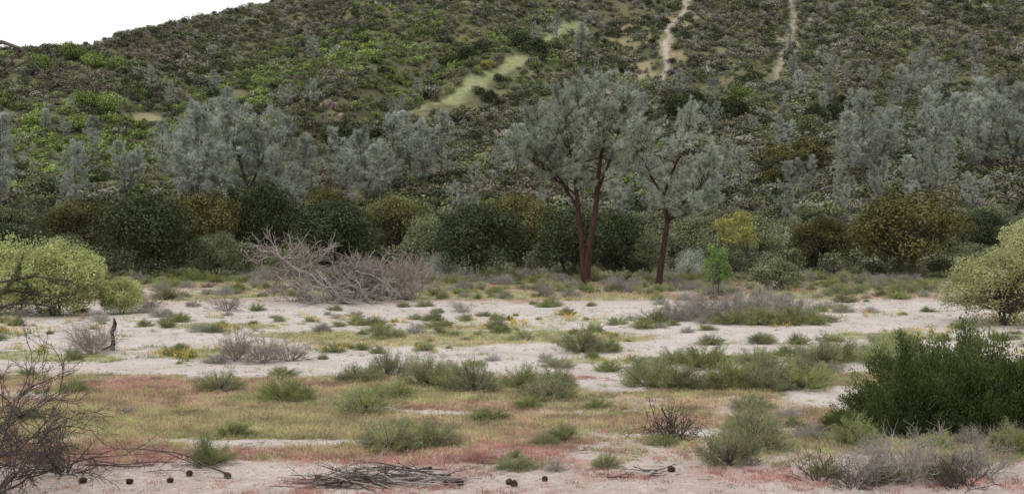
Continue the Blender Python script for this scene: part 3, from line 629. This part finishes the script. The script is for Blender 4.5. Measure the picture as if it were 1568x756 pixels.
# ------------------------------------------------------------------ fallen dead tree
r = np.random.default_rng(77); mb = MB()
def rec(p, d, L, rad, lev, m):
    P, e = grow(p, d, L, 5, .14, -.01, r); P[:, 2] = np.maximum(P[:, 2], .03)
    mb.tube(P, np.linspace(rad, max(rad*.35, .012), 6), m, 4 if rad > .03 else 3)
    if lev:
        for k in range(6 if lev > 1 else 5):
            c, dd = plerp(P, min(r.uniform(.2, 1), .999)); rec(c, unit(dd+r.normal(size=3)*.42), L*r.uniform(.3, .6), max(rad*.5, .013), lev-1, m)
TP = R5([(4.6,1.2,.15),(2.5,.6,.5),(0,.2,.9),(-2.3,0,1.7),(-3.6,0,2.6)]); mb.tube(TP, [.24,.2,.16,.12,.06], 0, 8)
for i in range(80):
    t = r.uniform(.1, 1); c, dd = plerp(TP, min(t, .999)); d = unit(np.array([r.uniform(-.55, .5), r.normal()*.5, r.uniform(-.3, .7)]))
    rec(c, d, 1.2+1.0*t*r.random()+.4, .045, 2, 1 if t > .75 or r.random() < .3 else 0)
for i in range(40):
    rec((r.uniform(-4.0, 1.5), r.uniform(-1.4, .2), r.uniform(1.0, 2.0)-.2), unit(np.array([r.uniform(.3, 1), -.2+r.normal()*.2, -.35])), r.uniform(2, 3.0), .04, 2, 0)
for i in range(44):
    a = r.uniform(0, 6.28); rec((2.6+r.uniform(-1.8, 2.6), r.uniform(-.8, .8), .1), unit(np.array([math.cos(a)*.6, math.sin(a)*.5, 1])), r.uniform(1.4, 2.3), .025, 2, 1)
put('fallen_dead_tree', mb.mesh('fallen_dead_tree', [M_dead, M_deadp]), -10.9, 67.6, (1.0, 1.0, 1.1), z=hz(-10.9, 67.6))
# broken snag
mb = MB(); mb.tube([(0,0,-.1),(.05,0,.35),(.0,0,.7),(.12,0,1.0),(.07,0,1.22)], [.10,.075,.06,.07,.012], 0, 7)
mb.tube([(.0,0,.62),(.12,0,.8),(.17,0,.95)], [.04,.03,.008], 0, 5); mb.tube([(0,0,.2),(-.25,.1,.1),(-.6,.1,.0)], [.05,.04,.01], 0, 5)
put('broken_snag', mb.mesh('broken_snag', [M_bark_red]), -14.3, 39.2)
# stick piles
def sticks(name, seed, n, lx, ly, hh, rmax, mat, bias=.25):
    r = np.random.default_rng(seed); mb = MB()
    for i in range(n):
        L = r.uniform(.25, 1)*lx*.7; c = np.array([r.uniform(-.5, .5)*lx, r.normal()*ly*.35, 0]); q = 1-min(1, abs(c[0])/(lx*.55))
        z0 = r.uniform(.01, hh)*q+.015; d = unit(np.array([1 if r.random() < .5 else -1, r.normal()*bias*1.6, r.normal()*.07]))
        P, _ = grow(c+np.array([0, 0, z0])-d*L/2, d, L, 6, .09, 0, r); P[:, 2] = np.clip(P[:, 2], .012, hh+.06); ra = rmax*r.uniform(.2, 1)
        mb.tube(P, np.linspace(ra, ra*.3, 7), 0, 5)
        for k in range(3):
            c2, dd = plerp(P, r.uniform(.3, .95)); Q, _ = grow(c2, unit(dd+r.normal(size=3)*.6), L*.25, 3, .15, 0, r); Q[:, 2] = np.maximum(Q[:, 2], .01); mb.tube(Q, np.linspace(ra*.4, .003, 4), 0, 3)
    return mb.mesh(name, [mat])
put('dead_branch_pile', sticks('dead_branch_pile', 1, 70, 2.2, 1.1, .24, .026, M_deadd), -2.2, 17.9)
put('dead_branch_pile', sticks('branch_pile_pale', 2, 60, 2.0, 1.0, .27, .018, M_dead, .45), -1.9, 17.9)
put('fallen_branches', sticks('fallen_branches_left', 3, 34, 4.2, 1.2, .22, .018, M_deadd), -8.0, 19.0, rz=-.1)
put('fallen_branches', sticks('small_branches', 4, 14, .9, .5, .12, .02, M_deadd), 2.1, 17.9)
x, y = field(600, 16.5, 24)
scatter('twig_litter', np.stack([x, y, height(x, y)], 1), rng.integers(0, 2, 600), s3(rng.uniform(.4, 1.1, 600)), rz3(600), [sticks('litter_%d' % i, 20+i, 3, .4, .3, .03, .006, M_deadd if i else M_dead, .8) for i in range(2)])
# pine cones
mb = MB(); mb.tube([(0,0,0),(0,0,.03),(0,0,.08),(0,0,.13),(0,0,.155)], [.015,.04,.043,.028,.006], 0, 8)
r = np.random.default_rng(3); n = 90; q = (np.arange(n)+.5)/n; a = np.arange(n)*2.4; rad = .045*np.sin(np.pi*(.15+.8*q))**.6
C = np.stack([np.cos(a)*rad, np.sin(a)*rad, q*.15], 1); D = unit(np.stack([np.cos(a), np.sin(a), .5+0*a], 1)); S = unit(np.cross(D, np.array([0, 0, 1.]))); mb.diamonds(C+D*.010, D, S, .045, .030, 0)
cone = mb.mesh('pine_cone', [M_cone])
for px, y in [(-7.0,17.7),(-6.2,17.6),(-5.4,18.4),(-5.5,17.8),(-4.7,18.2),(-3.2,18.1),(-1.05,17.5),(-.77,17.5),(-.07,17.55),(.03,17.5),(.55,17.9),(2.7,18.2)]:
    z = hz(px, y); put('pine_cone', cone, px, y, rr.uniform(.65, .9), rr.uniform(0, 6.28), z=z+.035, rx=1.45)

# ------------------------------------------------------------------ camera, sun, sky
cd = bpy.data.cameras.new('camera'); cam = bpy.data.objects.new('camera', cd); sc.collection.objects.link(cam)
cam.location = (0, 0, 4.0); cam.rotation_euler = (math.radians(90-.61), 0, 0); cd.sensor_width = 36; cd.lens = 38.6; cd.clip_end = 5000; cd.clip_start = .1
sc.camera = cam
sl = bpy.data.lights.new('sun', 'SUN'); sl.energy = 1.5; sl.angle = math.radians(12); sl.color = (1, .97, .92)
so = bpy.data.objects.new('sun', sl); sc.collection.objects.link(so)
el, az = math.radians(56), math.radians(215)   # azimuth clockwise from +Y
from mathutils import Vector
dv = Vector((math.sin(az)*math.cos(el), math.cos(az)*math.cos(el), math.sin(el)))
so.rotation_euler = dv.to_track_quat('Z', 'Y').to_euler()
w = bpy.data.worlds.new('World'); sc.world = w; w.use_nodes = True; nt = w.node_tree; nt.nodes.clear()
sk = nt.nodes.new('ShaderNodeTexSky'); sk.sky_type = 'NISHITA'; sk.sun_disc = False; sk.sun_elevation = el; sk.sun_rotation = az; sk.dust_density = 4
mx = mix(nt, .88, sk.outputs[0], (11.8, 11.8, 11.8))
bg = nt.nodes.new('ShaderNodeBackground'); bg.inputs[1].default_value = .105; lk(nt, mx, bg.inputs[0])
o = nt.nodes.new('ShaderNodeOutputWorld'); lk(nt, bg.outputs[0], o.inputs[0])
sc.view_settings.view_transform = 'Standard'; sc.view_settings.look = 'None'; sc.view_settings.exposure = 0
